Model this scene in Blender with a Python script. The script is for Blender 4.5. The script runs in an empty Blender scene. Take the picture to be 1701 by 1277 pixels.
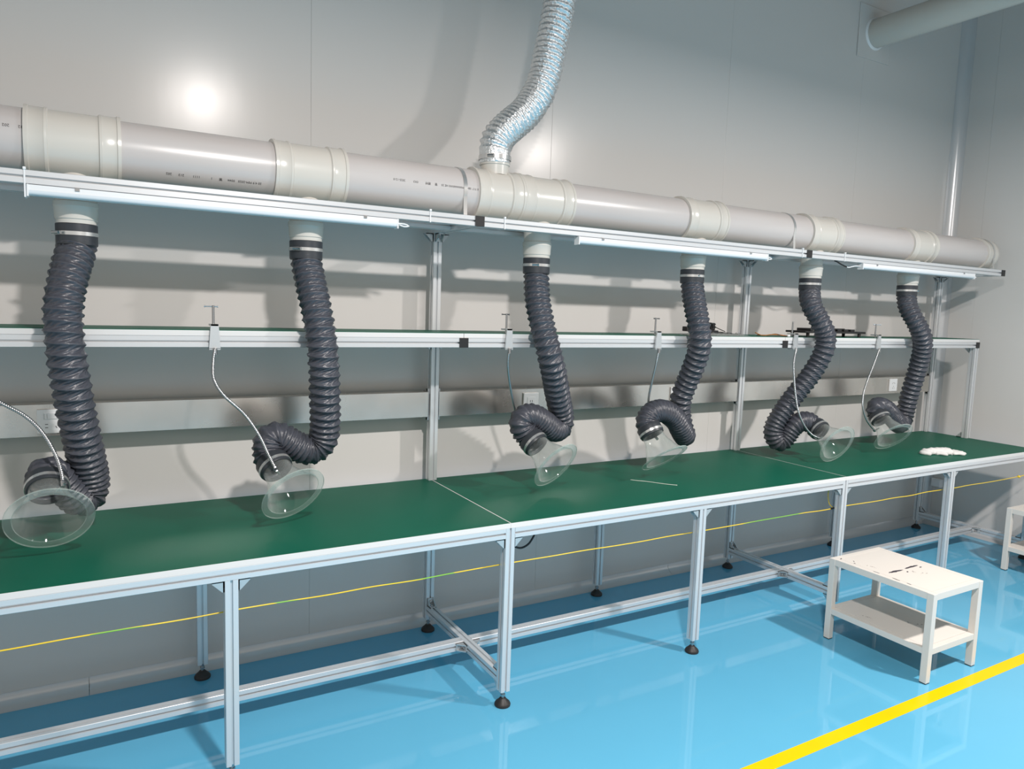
import bpy, bmesh, math, random
import numpy as np
from mathutils import Vector, Matrix, noise

random.seed(7)
SC = bpy.context.scene
COL = SC.collection

# ------------------------------------------------------------------ camera
cam_d = bpy.data.cameras.new('camera')
cam_d.sensor_fit = 'HORIZONTAL'
cam_d.sensor_width = 36.0
cam_d.lens = 1203.29 / 1701 * 36.0
cam_d.clip_start = 0.05
cam = bpy.data.objects.new('camera', cam_d)
COL.objects.link(cam)
yw, pt, rl = math.radians(30.1467), math.radians(-6.0672), math.radians(1.8934)
fwd = Vector((math.sin(yw)*math.cos(pt), math.cos(yw)*math.cos(pt), math.sin(pt)))
rgt = Vector((math.cos(yw), -math.sin(yw), 0))
upv = rgt.cross(fwd)
R_ = rgt*math.cos(rl) + upv*math.sin(rl)
U_ = -rgt*math.sin(rl) + upv*math.cos(rl)
m3 = Matrix((R_, U_, -fwd)).transposed()
cam.matrix_world = Matrix.Translation((-1.355, -2.3056, 1.5492)) @ m3.to_4x4()
SC.camera = cam

# ------------------------------------------------------------------ light
w = bpy.data.worlds.new('room_ambient')
SC.world = w
w.use_nodes = True
w.node_tree.nodes['Background'].inputs[0].default_value = (1.0, 0.95, 0.885, 1)
w.node_tree.nodes['Background'].inputs[1].default_value = 0.57

def lamp(name, loc, power, size):
    l = bpy.data.lights.new(name, 'AREA')
    l.shape = 'DISK'; l.size = size; l.energy = power; l.color = (1.0, 0.937, 0.90)
    o = bpy.data.objects.new(name, l); COL.objects.link(o); o.location = loc
    return o
for x in (-0.62, 2.30):
    lamp('ceiling_lamp', (x, -2.0, 3.02), 112, 0.18)

SC.view_settings.view_transform = 'Standard'
SC.view_settings.look = 'None'
SC.view_settings.gamma = 1
SC.view_settings.use_curve_mapping = False
SC.view_settings.exposure = 0.22
SC.cycles.use_denoising = True
SC.cycles.max_bounces = 10
SC.cycles.transparent_max_bounces = 16
SC.cycles.sample_clamp_indirect = 4.0

# ------------------------------------------------------------------ materials
def mat(name, col, rough=0.5, metal=0.0, spec=0.5, bump=None, var=None, rvar=None, coat=0.0, aniso=None):
    m = bpy.data.materials.new(name); m.use_nodes = True
    nt = m.node_tree; b = nt.nodes['Principled BSDF']
    b.inputs['Base Color'].default_value = (*col, 1)
    b.inputs['Roughness'].default_value = rough
    b.inputs['Metallic'].default_value = metal
    b.inputs['Specular IOR Level'].default_value = spec
    b.inputs['Coat Weight'].default_value = coat
    b.inputs['Coat Roughness'].default_value = 0.08
    tc = nt.nodes.new('ShaderNodeTexCoord')
    def tex(scale, stretch=None, detail=4):
        n = nt.nodes.new('ShaderNodeTexNoise'); n.inputs['Scale'].default_value = scale
        n.inputs['Detail'].default_value = detail
        if stretch:
            mp = nt.nodes.new('ShaderNodeMapping'); mp.inputs['Scale'].default_value = stretch
            nt.links.new(tc.outputs['Object'], mp.inputs[0]); nt.links.new(mp.outputs[0], n.inputs['Vector'])
        else:
            nt.links.new(tc.outputs['Object'], n.inputs['Vector'])
        return n
    if var:
        n = tex(var[0], var[3] if len(var) > 3 else None)
        r = nt.nodes.new('ShaderNodeValToRGB')
        r.color_ramp.elements[0].position = 0.3; r.color_ramp.elements[1].position = 0.7
        r.color_ramp.elements[0].color = (*var[1], 1); r.color_ramp.elements[1].color = (*var[2], 1)
        nt.links.new(n.outputs['Fac'], r.inputs[0]); nt.links.new(r.outputs[0], b.inputs['Base Color'])
    if rvar:
        n = tex(rvar[0], rvar[3] if len(rvar) > 3 else None)
        mr = nt.nodes.new('ShaderNodeMapRange')
        mr.inputs['From Min'].default_value = 0.3; mr.inputs['From Max'].default_value = 0.7
        mr.inputs['To Min'].default_value = rvar[1]; mr.inputs['To Max'].default_value = rvar[2]
        nt.links.new(n.outputs['Fac'], mr.inputs[0]); nt.links.new(mr.outputs[0], b.inputs['Roughness'])
    if bump:
        n = tex(bump[0], bump[3] if len(bump) > 3 else None)
        bp = nt.nodes.new('ShaderNodeBump'); bp.inputs['Strength'].default_value = bump[1]
        bp.inputs['Distance'].default_value = bump[2]
        nt.links.new(n.outputs['Fac'], bp.inputs['Height']); nt.links.new(bp.outputs[0], b.inputs['Normal'])
    return m

def clear_mat(name, tint, edge, gloss_rough=0.04, body=0.012, top=0.22):
    """thin clear plastic: see-through body, fresnel reflection, a little milky at grazing edges"""
    m = bpy.data.materials.new(name); m.use_nodes = True
    nt = m.node_tree; nt.nodes.clear()
    out = nt.nodes.new('ShaderNodeOutputMaterial')
    tr = nt.nodes.new('ShaderNodeBsdfTransparent'); tr.inputs[0].default_value = (*tint, 1)
    df = nt.nodes.new('ShaderNodeBsdfDiffuse'); df.inputs[0].default_value = (*edge, 1)
    gl = nt.nodes.new('ShaderNodeBsdfGlossy'); gl.inputs['Roughness'].default_value = gloss_rough
    lw = nt.nodes.new('ShaderNodeLayerWeight'); lw.inputs[0].default_value = 0.35
    pw = nt.nodes.new('ShaderNodeMath'); pw.operation = 'POWER'; pw.inputs[1].default_value = 4.0
    fr = nt.nodes.new('ShaderNodeMath'); fr.operation = 'MULTIPLY_ADD'; fr.inputs[1].default_value = 0.5; fr.inputs[2].default_value = 0.025
    lf = nt.nodes.new('ShaderNodeLayerWeight'); lf.inputs[0].default_value = 0.5
    nt.links.new(lf.outputs['Facing'], pw.inputs[0]); nt.links.new(pw.outputs[0], fr.inputs[0])
    mr = nt.nodes.new('ShaderNodeMapRange'); mr.inputs['To Min'].default_value = body; mr.inputs['To Max'].default_value = top
    mx1 = nt.nodes.new('ShaderNodeMixShader'); mx2 = nt.nodes.new('ShaderNodeMixShader')
    nt.links.new(lw.outputs['Facing'], mr.inputs[0]); nt.links.new(mr.outputs[0], mx1.inputs[0])
    nt.links.new(tr.outputs[0], mx1.inputs[1]); nt.links.new(df.outputs[0], mx1.inputs[2])
    nt.links.new(fr.outputs[0], mx2.inputs[0]); nt.links.new(mx1.outputs[0], mx2.inputs[1]); nt.links.new(gl.outputs[0], mx2.inputs[2])
    nt.links.new(mx2.outputs[0], out.inputs[0])
    return m

M = {}
M['wall'] = mat('painted_steel_panel', (0.64, 0.625, 0.605), 0.22, 0.0, 0.25, bump=(1.6, 0.08, 0.02, (1, 1, 0.35)))
M['cove'] = mat('cove_aluminium', (0.60, 0.61, 0.62), 0.24, 0.25, 0.6, bump=(3, 0.1, 0.01))
M['floor'] = mat('epoxy_floor', (0.13, 0.47, 0.69), 0.045, 0, 0.5, var=(0.8, (0.108, 0.400, 0.60), (0.120, 0.430, 0.635)), bump=(1.3, 0.03, 0.01))
M['yellow'] = mat('yellow_floor_paint', (0.88, 0.52, 0.0), 0.25, 0, 0.12, var=(6, (0.86, 0.505, 0.0), (0.90, 0.54, 0.0)))
M['ceil'] = mat('ceiling_paint', (0.22, 0.23, 0.23), 0.8)
M['alu'] = mat('anodised_aluminium', (0.70, 0.715, 0.73), 0.28, 0.40, 0.5, bump=(40, 0.03, 0.002))
M['slot'] = mat('grey_indicator_plastic', (0.35, 0.36, 0.37), 0.5)
M['cast'] = mat('cast_bracket', (0.62, 0.64, 0.65), 0.38, 0.7, bump=(60, 0.1, 0.002))
M['green'] = mat('green_esd_mat', (0.003, 0.105, 0.064), 0.45, 0, 0.10, var=(2.2, (0.0025, 0.098, 0.059), (0.004, 0.112, 0.069)), bump=(220, 0.05, 0.001))
M['edge'] = mat('white_edge_banding', (0.70, 0.69, 0.68), 0.4)
M['black'] = mat('black_plastic', (0.012, 0.012, 0.013), 0.42)
M['rubber'] = mat('black_rubber', (0.02, 0.018, 0.018), 0.5)
M['zinc'] = mat('zinc_steel', (0.44, 0.45, 0.46), 0.24, 0.95, bump=(80, 0.06, 0.001))
M['strap'] = mat('bright_steel_strap', (0.66, 0.66, 0.65), 0.26, 0.75)
M['rust'] = mat('rusty_gap', (0.20, 0.14, 0.11), 0.8)
M['steel'] = mat('brushed_stainless', (0.60, 0.58, 0.55), 0.24, 0.9, rvar=(6, 0.20, 0.30), var=(8, (0.62, 0.595, 0.555), (0.70, 0.67, 0.63)))
M['pipe'] = mat('grey_pvc_pipe', (0.54, 0.505, 0.49), 0.27, 0, 0.5, var=(5, (0.525, 0.49, 0.475), (0.555, 0.525, 0.51), (0.4, 3, 3)), bump=(14, 0.03, 0.003))
M['fitting'] = mat('cream_pvc_fitting', (0.61, 0.585, 0.535), 0.23, 0, 0.5, bump=(9, 0.03, 0.003))
M['ink'] = mat('black_print', (0.03, 0.03, 0.03), 0.6)
M['hose'] = mat('dark_vinyl_hose', (0.055, 0.060, 0.075), 0.36, 0, 0.5, var=(30, (0.050, 0.054, 0.068), (0.066, 0.071, 0.088)), bump=(140, 0.35, 0.002))
M['cuff'] = mat('dark_rubber_cuff', (0.030, 0.035, 0.042), 0.42, bump=(25, 0.2, 0.003))
M['foil'] = mat('aluminium_foil', (0.80, 0.82, 0.83), 0.30, 0.9, bump=(90, 0.9, 0.006))
M['white'] = mat('white_plastic', (0.80, 0.81, 0.82), 0.30)
M['diff'] = mat('milky_diffuser', (0.68, 0.73, 0.77), 0.35)
M['stool'] = None
M['chip'] = mat('worn_bare_steel', (0.045, 0.035, 0.045), 0.55)
M['clear'] = clear_mat('clear_acrylic', (0.985, 0.993, 0.990), (0.75, 0.80, 0.78))
M['rim'] = clear_mat('clear_acrylic_rim', (0.95, 0.975, 0.965), (0.70, 0.78, 0.75), 0.05, 0.05, 0.38)
M['bag'] = clear_mat('clear_bag_film', (0.93, 0.94, 0.93), (0.8, 0.8, 0.78), 0.15, 0.12)
M['cloth'] = mat('white_cloth', (0.74, 0.73, 0.72), 0.9, bump=(90, 0.4, 0.003))
M['orange'] = mat('orange_wire', (0.42, 0.17, 0.03), 0.5)
M['brown'] = mat('brown_wire', (0.16, 0.06, 0.02), 0.5)
M['thread'] = mat('white_thread', (0.75, 0.78, 0.70), 0.8)

# cream painted steel with small chips of wear
def stool_mat():
    m = bpy.data.materials.new('chipped_cream_paint'); m.use_nodes = True
    nt = m.node_tree; b = nt.nodes['Principled BSDF']
    b.inputs['Roughness'].default_value = 0.38
    tc = nt.nodes.new('ShaderNodeTexCoord')
    n1 = nt.nodes.new('ShaderNodeTexNoise'); n1.inputs['Scale'].default_value = 75; n1.inputs['Detail'].default_value = 5
    n2 = nt.nodes.new('ShaderNodeTexNoise'); n2.inputs['Scale'].default_value = 7; n2.inputs['Detail'].default_value = 3
    nt.links.new(tc.outputs['Object'], n1.inputs['Vector']); nt.links.new(tc.outputs['Object'], n2.inputs['Vector'])
    ml = nt.nodes.new('ShaderNodeMath'); ml.operation = 'MULTIPLY'
    nt.links.new(n1.outputs['Fac'], ml.inputs[0]); nt.links.new(n2.outputs['Fac'], ml.inputs[1])
    r = nt.nodes.new('ShaderNodeValToRGB')
    r.color_ramp.elements[0].position = 0.420; r.color_ramp.elements[0].color = (0.70, 0.655, 0.60, 1)
    r.color_ramp.elements[1].position = 0.438; r.color_ramp.elements[1].color = (0.14, 0.10, 0.09, 1)
    nt.links.new(ml.outputs[0], r.inputs[0]); nt.links.new(r.outputs[0], b.inputs['Base Color'])
    return m
M['stool'] = stool_mat()

# yellow/green striped earth wire: long yellow stretches, shorter green ones where the stripe turns
def wire_mat():
    m = bpy.data.materials.new('yellow_green_wire'); m.use_nodes = True
    nt = m.node_tree; b = nt.nodes['Principled BSDF']; b.inputs['Roughness'].default_value = 0.35
    tc = nt.nodes.new('ShaderNodeTexCoord')
    mp = nt.nodes.new('ShaderNodeMapping'); mp.inputs['Scale'].default_value = (2.2, 40, 40)
    n = nt.nodes.new('ShaderNodeTexNoise'); n.inputs['Scale'].default_value = 1.0; n.inputs['Detail'].default_value = 1
    nt.links.new(tc.outputs['Object'], mp.inputs[0]); nt.links.new(mp.outputs[0], n.inputs['Vector'])
    r = nt.nodes.new('ShaderNodeValToRGB'); r.color_ramp.interpolation = 'CONSTANT'
    r.color_ramp.elements[0].color = (0.80, 0.56, 0.03, 1)
    r.color_ramp.elements[1].position = 0.60; r.color_ramp.elements[1].color = (0.22, 0.50, 0.06, 1)
    nt.links.new(n.outputs['Fac'], r.inputs[0]); nt.links.new(r.outputs[0], b.inputs['Base Color'])
    return m
M['wire'] = wire_mat()

# ------------------------------------------------------------------ builders
def obj(name, verts, faces, m, parent=None, smooth=False, flat_z=False):
    """one mesh object; its origin sits at the middle of its base"""
    V = np.asarray(verts, float)
    lo, hi = V.min(0), V.max(0)
    c = np.array([(lo[0]+hi[0])/2, (lo[1]+hi[1])/2, lo[2]])
    me = bpy.data.meshes.new(name)
    me.from_pydata([tuple(v) for v in (V - c)], [], [tuple(f) for f in faces])
    me.validate()
    if smooth is True:
        me.polygons.foreach_set('use_smooth', [True]*len(me.polygons))
    me.materials.append(m)
    o = bpy.data.objects.new(name, me); COL.objects.link(o)
    o.location = Vector(c)
    adopt(o, parent)
    if smooth == 'auto':
        me.polygons.foreach_set('use_smooth', [True]*len(me.polygons))
        me.set_sharp_from_angle(angle=math.radians(35))
    return o

def world_loc(o):
    l = Vector(o.location)
    while o.parent:
        o = o.parent; l = l + Vector(o.location)
    return l

def adopt(o, parent):
    if parent is not None:
        wl = Vector(o.location)
        o.parent = parent
        o.location = wl - world_loc(parent)
    return o

def thing(name, label, cat, loc, group=None):
    o = bpy.data.objects.new(name, None); COL.objects.link(o)
    o.empty_display_size = 0.05; o.location = loc
    return tag(o, label, cat, group)

def tag(o, label=None, cat=None, group=None, kind=None):
    if label: o['label'] = label
    if cat: o['category'] = cat
    if group: o['group'] = group
    if kind: o['kind'] = kind
    return o

def dup(o, delta, parent):
    """copy one part (and its sub-parts), shared mesh, shifted by delta in world space"""
    wl = world_loc(o) + Vector(delta)
    c = o.copy(); COL.objects.link(c); c.parent = None; c.location = wl
    adopt(c, parent)
    for ch in [x for x in o.children]:
        d = ch.copy(); COL.objects.link(d); d.parent = c; d.location = ch.location
    return c

def join(*parts):
    V, F = [], []
    for v, f in parts:
        k = len(V); V += [tuple(x) for x in v]; F += [tuple(i+k for i in q) for q in f]
    return V, F

def box(lo, hi, bev=0.0):
    bm = bmesh.new()
    bmesh.ops.create_cube(bm, size=1)
    for v in bm.verts:
        v.co = Vector([(lo[i]+hi[i])/2 + v.co[i]*(hi[i]-lo[i]) for i in range(3)])
    if bev:
        bmesh.ops.bevel(bm, geom=bm.edges[:], offset=bev, segments=2, affect='EDGES', profile=0.6)
    bm.verts.ensure_lookup_table()
    V = [tuple(v.co) for v in bm.verts]; F = [tuple(v.index for v in f.verts) for f in bm.faces]
    bm.free()
    return V, F

def prism(poly, axis, a, b):
    """extrude a 2-D polygon along axis from a to b; poly in the other two axes (in xyz order)"""
    n = len(poly); V = []
    for t in (a, b):
        for p in poly:
            q = list(p); q.insert(axis, t); V.append(tuple(q))
    F = [tuple(range(n))[::-1], tuple(range(n, 2*n))]
    F += [(i, (i+1) % n, n+(i+1) % n, n+i) for i in range(n)]
    return V, F

def frame_of(d):
    d = Vector(d).normalized()
    a = Vector((0, 0, 1)) if abs(d.z) < 0.9 else Vector((1, 0, 0))
    u = d.cross(a).normalized(); v = d.cross(u).normalized()
    return d, u, v

def lathe(profile, origin, axis, seg=32, closed=False, cap=True):
    """profile [(s, r)] along axis from origin"""
    d, u, v = frame_of(axis); o = Vector(origin)
    V, F = [], []
    n = len(profile)
    for s, r in profile:
        for k in range(seg):
            t = 2*math.pi*k/seg
            V.append(tuple(o + d*s + (u*math.cos(t) + v*math.sin(t))*r))
    rng = range(n) if closed else range(n-1)
    for i in rng:
        j = (i+1) % n
        for k in range(seg):
            k2 = (k+1) % seg
            F.append((i*seg+k, i*seg+k2, j*seg+k2, j*seg+k))
    if cap and not closed:
        F.append(tuple(range(seg))[::-1]); F.append(tuple(range((n-1)*seg, n*seg)))
    return V, F

def spline(pts, step):
    """Catmull-Rom through pts, resampled evenly by arc length"""
    P = np.array(pts, float)
    P = np.vstack([2*P[0]-P[1], P, 2*P[-1]-P[-2]])
    out = []
    for i in range(1, len(P)-2):
        p0, p1, p2, p3 = P[i-1:i+3]
        for t in np.linspace(0, 1, 24, endpoint=False):
            out.append(0.5*((2*p1)+(-p0+p2)*t+(2*p0-5*p1+4*p2-p3)*t*t+(-p0+3*p1-3*p2+p3)*t**3))
    out.append(P[-2]); out = np.array(out)
    s = np.r_[0, np.cumsum(np.linalg.norm(np.diff(out, axis=0), axis=1))]
    n = max(2, int(round(s[-1]/step))+1)
    ss = np.linspace(0, s[-1], n)
    return np.stack([np.interp(ss, s, out[:, k]) for k in range(3)], 1), ss

def smooth_path(P, it):
    P = P.copy()
    for _ in range(it):
        P[1:-1] = 0.25*P[:-2] + 0.5*P[1:-1] + 0.25*P[2:]
    return P

def frames(P):
    T = np.gradient(P, axis=0); T /= np.linalg.norm(T, axis=1)[:, None]
    U = np.zeros_like(T)
    a = np.array([0, 0, 1.0]) if abs(T[0][2]) < 0.9 else np.array([1.0, 0, 0])
    u = np.cross(T[0], a); u /= np.linalg.norm(u)
    for i in range(len(T)):
        u = u - T[i]*(u @ T[i]); u /= np.linalg.norm(u); U[i] = u
    return T, U, np.cross(T, U)

def sweep(P, rad, seg, cap=True):
    """rad: number or array (n) or array (n, seg)"""
    T, U, W = frames(P); n = len(P)
    R = np.broadcast_to(np.asarray(rad, float).reshape(-1, 1) if np.ndim(rad) == 1 else rad, (n, seg)) if np.ndim(rad) else np.full((n, seg), rad)
    th = np.arange(seg)*2*np.pi/seg
    ring = P[:, None, :] + R[:, :, None]*(np.cos(th)[None, :, None]*U[:, None, :] + np.sin(th)[None, :, None]*W[:, None, :])
    V = ring.reshape(-1, 3)
    F = []
    for i in range(n-1):
        for k in range(seg):
            k2 = (k+1) % seg
            F.append((i*seg+k, i*seg+k2, (i+1)*seg+k2, (i+1)*seg+k))
    if cap:
        F.append(tuple(range(seg))[::-1]); F.append(tuple(range((n-1)*seg, n*seg)))
    return V, F

def tube(pts, r, seg=10, step=0.01, smooth=0):
    P, s = spline(pts, step)
    if smooth: P = smooth_path(P, smooth)
    return sweep(P, r, seg)

# T-slot aluminium profile, 40 mm
def slot_section(h=0.02, sw=0.0040, sd=0.0100, c=0.0012):
    side = [(-h, -h+c), (-h, -sw), (-h+sd, -sw), (-h+sd, sw), (-h, sw), (-h, h-c)]
    poly = []
    for k in range(4):
        a = -math.pi/2*k
        for x, y in side:
            poly.append((round(x*math.cos(a)-y*math.sin(a), 6), round(x*math.sin(a)+y*math.cos(a), 6)))
    return poly
SECTION = slot_section()
def profile(name, axis, centre, a, b, parent):
    """profile bar along axis (0,1,2) between a and b; centre = the two other coordinates"""
    V, F = prism([(x+centre[0], y+centre[1]) for x, y in SECTION], axis, a, b)
    if axis == 1: F = [f[::-1] for f in F]
    o = obj(name, V, F, M['alu'], parent)
    return o

# ------------------------------------------------------------------ constants
H, D = 0.737, 0.773
YW, XR, ZC = 0.85, 4.20, 4.30

# ------------------------------------------------------------------ the room
V, F = box((-5.0, -5.5, -0.05), (XR+0.1, YW+0.1, 0.0))
floor = tag(obj('floor', V, F, M['floor']), 'glossy sky blue epoxy floor', kind='structure')
V, F = box((-5.0, -0.755, 0.0), (XR, -0.700, 0.0009))
obj('floor_marking_line', V, F, M['yellow'], floor)['label'] = 'straight yellow line painted on the blue floor'
V, F = box((-5.0, -5.5, ZC), (XR+0.1, YW+0.1, ZC+0.05))
tag(obj('ceiling', V, F, M['ceil']), 'pale grey ceiling', kind='structure')

wall = tag(bpy.data.objects.new('wall_back', None), 'glossy pale grey steel panel wall behind the workbench', kind='structure')
COL.objects.link(wall); wall.location = (0, YW, 0)
xs = [-5.34+1.2*i for i in range(8)] + [XR]
for a, b in zip(xs[:-1], xs[1:]):
    V, F = box((a+0.0003, YW, 0.0), (b-0.0003, YW+0.05, ZC), 0.0009)
    obj('wall_panel', V, F, M['wall'], wall)
wallr = tag(bpy.data.objects.new('wall_right', None), 'glossy pale grey steel panel wall at the end of the bench', kind='structure')
COL.objects.link(wallr); wallr.location = (XR, 0, 0)
ys = [-5.39, -4.19, -2.99, -1.79, -0.59, 0.61, YW+0.05]
for a, b in zip(ys[:-1], ys[1:]):
    V, F = box((XR, a+0.0003, 0.0), (XR+0.05, b-0.0003, ZC), 0.0009)
    obj('wall_panel', V, F, M['wall'], wallr)

# concave cove strips along the floor and up the corner
def cove_poly(r, n=8):
    p = [(0, 0)]
    for k in range(n+1):
        t = math.pi/2*k/n
        p.append((r - r*math.sin(t), r - r*math.cos(t)) if False else (r*(1-math.sin(t)), r*(1-math.cos(t))))
    return p
cp = cove_poly(0.052)
t1 = tag(bpy.data.objects.new('trim_1', None), 'rounded metal cove strip along the foot of the back wall', kind='structure'); COL.objects.link(t1); t1.location = (0, YW, 0)
for a, b in ((-5.0, -1.402), (-1.400, 1.598), (1.600, XR-0.002)):
    V, F = prism([(YW-0.0005-y, z+0.0003) for y, z in cp], 0, a, b)
    obj('cove_strip', V, F, M['cove'], t1, smooth='auto')
t2 = tag(bpy.data.objects.new('trim_2', None), 'rounded metal cove strip along the foot of the right wall', kind='structure'); COL.objects.link(t2); t2.location = (XR, 0, 0)
V, F = prism([(XR-0.0005-x, z+0.0003) for x, z in cp], 1, -5.3, YW-0.003)
obj('cove_strip', V, F, M['cove'], t2, smooth='auto')
V, F = prism([(XR-0.0006-x, YW-0.0006-y) for x, y in cove_poly(0.07)], 2, 0.0, ZC)
tag(obj('trim_3', V, F, M['cove'], None, smooth='auto'), 'vertical rounded cove strip in the room corner', kind='structure')

# ------------------------------------------------------------------ workbench
wb = thing('workbench', 'long aluminium profile workbench with three green topped bays along the wall', 'workbench', (1.0, 0.39, 0))
for x in (-2.0, 0.0, 2.0):
    V, F = box((x+0.0003, 0.0, H-0.020), (x+1.9997, D, H-0.0004), 0.0006)
    t = obj('tabletop', V, F, M['edge'], wb); t['label'] = 'white edged board'
    V, F = box((x+0.0028, 0.0012, H-0.0012), (x+1.9972, D-0.0012, H))
    obj('green_mat', V, F, M['green'], t)['label'] = 'dark green rubber mat surface'
ZT = H-0.020           # underside of the boards
FRONT, BACK = 0.02, 0.753
legx = [-1.98, -1.0, 0.0, 1.0, 2.0, 3.0, 3.98]
proto_foot = None
for x in legx:
    for y in (FRONT, BACK):
        full = (round(x) % 2 == 0)
        lg = profile('leg', 2, (x, y), 0.062, (ZT if full else ZT-0.04), wb)
        if proto_foot is None:
            V, F = lathe([(0, 0.031), (0.006, 0.032), (0.013, 0.029), (0.024, 0.017), (0.030, 0.012)], (x, y, 0), (0, 0, 1), 24)
            proto_foot = obj('foot', V, F, M['rubber'], lg, smooth='auto')
            V, F = join(lathe([(0.030, 0.006), (0.066, 0.006)], (x, y, 0), (0, 0, 1), 12),
                        lathe([(0.040, 0.010), (0.047, 0.010)], (x, y, 0), (0, 0, 1), 6))
            proto_bolt = obj('levelling_bolt', V, F, M['zinc'], lg)
            pw = world_loc(proto_foot)
            px, py = x, y
        else:
            for q in (proto_foot, proto_bolt):
                wl = world_loc(q) + Vector((x-px, y-py, 0))
                c = q.copy(); COL.objects.link(c); c.parent = None; c.location = wl; adopt(c, lg)
    if full:
        profile('cross_rail', 1, (x, ZT-0.02), 0.0405, BACK-0.0205, wb)
        profile('foot_stretcher', 1, (x, 0.112), 0.0405, BACK-0.0205, wb)
ends = [-1.98, 0.0, 2.0, 3.98]
for a, b in zip(ends[:-1], ends[1:]):
    for y in (FRONT, BACK):
        profile('long_rail', 0, (y, ZT-0.02), a+0.0205, b-0.0205, wb)
    profile('long_stretcher', 0, (0.352, 0.112), a+0.0205, b-0.0205, wb)

# triangular corner brackets (a gusset with two cheeks and two bolts)
def bracket(corner, dir_a, dir_b, size=0.036, thick=0.030, parent=None, name='corner_bracket'):
    """corner: point in the inside corner; dir_a/dir_b: unit axes along the two bars"""
    c = Vector(corner); a = Vector(dir_a); b = Vector(dir_b); n = a.cross(b)
    V, F = [], []
    def add(pts):
        k = len(V)
        for s in (-1, 1):
            pass
    def tri(o0, t):
        pts = [(0, 0), (size, 0), (size, 0.006), (0.006, size), (0, size)]
        vs = []
        for s in (0, t):
            for (u, v) in pts:
                vs.append(tuple(c + a*u + b*v + n*(o0+s)))
        m = len(pts)
        fs = [tuple(range(m)), tuple(range(2*m-1, m-1, -1))] + [(i, i+m, (i+1) % m+m, (i+1) % m) for i in range(m)]
        return vs, fs
    parts = [tri(-thick/2, 0.004), tri(thick/2-0.004, 0.004)]
    def plate(da, db):
        vs = []
        for s in (-thick/2, thick/2):
            for (u, v) in ((0, 0), (size, 0), (size, 0.004), (0, 0.004)):
                vs.append(tuple(c + da*u + db*v + n*s))
        fs = [(0, 1, 2, 3), (7, 6, 5, 4)] + [(i, i+4, (i+1) % 4+4, (i+1) % 4) for i in range(4)]
        return vs, fs
    parts += [plate(a, b), plate(b, a)]
    V, F = join(*parts)
    o = obj(name, V, F, M['cast'], parent)
    bolts = []
    for da, db in ((a, b), (b, a)):
        bolts.append(lathe([(0.004, 0.0065), (0.010, 0.0062), (0.011, 0.004)], c + da*size*0.55, db, 8))
    V, F = join(*bolts)
    obj('bolt', V, F, M['zinc'], o)
    return o

for x in legx:
    full = (round(x) % 2 == 0)
    for s in (-1, 1):
        if (x < -1.9 and s < 0) or (x > 3.9 and s > 0): continue
        for y in (FRONT, BACK):
            bracket((x+0.0205*s, y, ZT-0.0405), (s, 0, 0), (0, 0, -1), parent=wb)
    if full:
        bracket((x, BACK-0.0205, 0.1325), (0, -1, 0), (0, 0, 1), parent=wb)
        bracket((x, FRONT+0.0205, 0.1325), (0, 1, 0), (0, 0, 1), parent=wb)
        bracket((x, FRONT+0.0205, 0.0915), (0, 1, 0), (0, 0, -1), size=0.03, parent=wb)
        for s in (-1, 1):
            if (x < -1.9 and s < 0) or (x > 3.9 and s > 0): continue
            bracket((x+0.0205*s, 0.352-0.0205, 0.112), (s, 0, 0), (0, -1, 0), parent=wb)

# ------------------------------------------------------------------ shelf rack above the bench
YP = 0.752
rk = thing('shelf_rack', 'aluminium profile shelf rack standing on the workbench below the duct', 'shelf rack', (1.0, 0.55, H))
ZS, YS = 1.374, 0.444            # middle shelf rail underside, front face
ZTF, YT = 1.868, 0.328           # top frame underside, front face
for x in ends:
    profile('upright', 2, (x, YP), H+0.0005, ZTF, rk)
    profile('shelf_arm', 1, (x, ZS+0.02), YS+0.0005, YP-0.0205, rk)
    profile('top_arm', 1, (x, ZTF+0.02), YT+0.0005, YP+0.02, rk)
    for z, y in ((ZS, YS), (ZTF, YT)):
        V, F = box((x-0.0205, y-0.004, z-0.0005), (x+0.0205, y+0.0004, z+0.0405), 0.001)
        obj('end_cap', V, F, M['black'], rk)['label'] = 'square black plastic end cap'
    bracket((x, YP-0.0205, ZTF-0.0005), (0, -1, 0), (0, 0, -1), parent=rk)
    for s in (-1, 1):
        if (x < -1.9 and s < 0) or (x > 3.9 and s > 0): continue
        bracket((x+0.0205*s, YP, ZTF-0.0005), (s, 0, 0), (0, 0, -1), parent=rk)
        bracket((x+0.0205*s, YP, ZS-0.0005), (s, 0, 0), (0, 0, -1), size=0.028, parent=rk)
for a, b in zip(ends[:-1], ends[1:]):
    e0, e1 = a+0.0205, b-0.0205
    profile('shelf_rail', 0, (YS+0.02, ZS+0.02), e0, e1, rk)
    profile('shelf_rail', 0, (YP-0.0, ZS+0.02), e0, e1, rk)
    profile('top_rail', 0, (YT+0.02, ZTF+0.02), e0, e1, rk)
    profile('top_rail', 0, (0.575, ZTF+0.02), e0, e1, rk)
    xa = -2.0 if a < -1.9 else a
    xb = 4.0 if b > 3.9 else b
    V, F = box((xa+0.001, YS, ZS+0.0405), (xb-0.001, YP-0.021, ZS+0.0595), 0.0008)
    sb = obj('shelf_board', V, F, M['edge'], rk); sb['label'] = 'white edged shelf board'
    V, F = box((xa+0.001, YS+0.0004, ZS+0.0595), (xb-0.001, YP-0.0214, ZS+0.0615))
    obj('green_mat', V, F, M['green'], sb)['label'] = 'dark green mat surface'
ZSH = ZS+0.0615
# small corner post that carries the shelf end
profile('corner_post', 2, (3.98, YS+0.0205), H+0.0005, ZS-0.0005, rk)
bracket((3.98, YS+0.041, ZS-0.0005), (0, 1, 0), (0, 0, -1), parent=rk)
bracket((3.98, YS+0.041, H+0.001), (0, 1, 0), (0, 0, 1), parent=rk)

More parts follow.
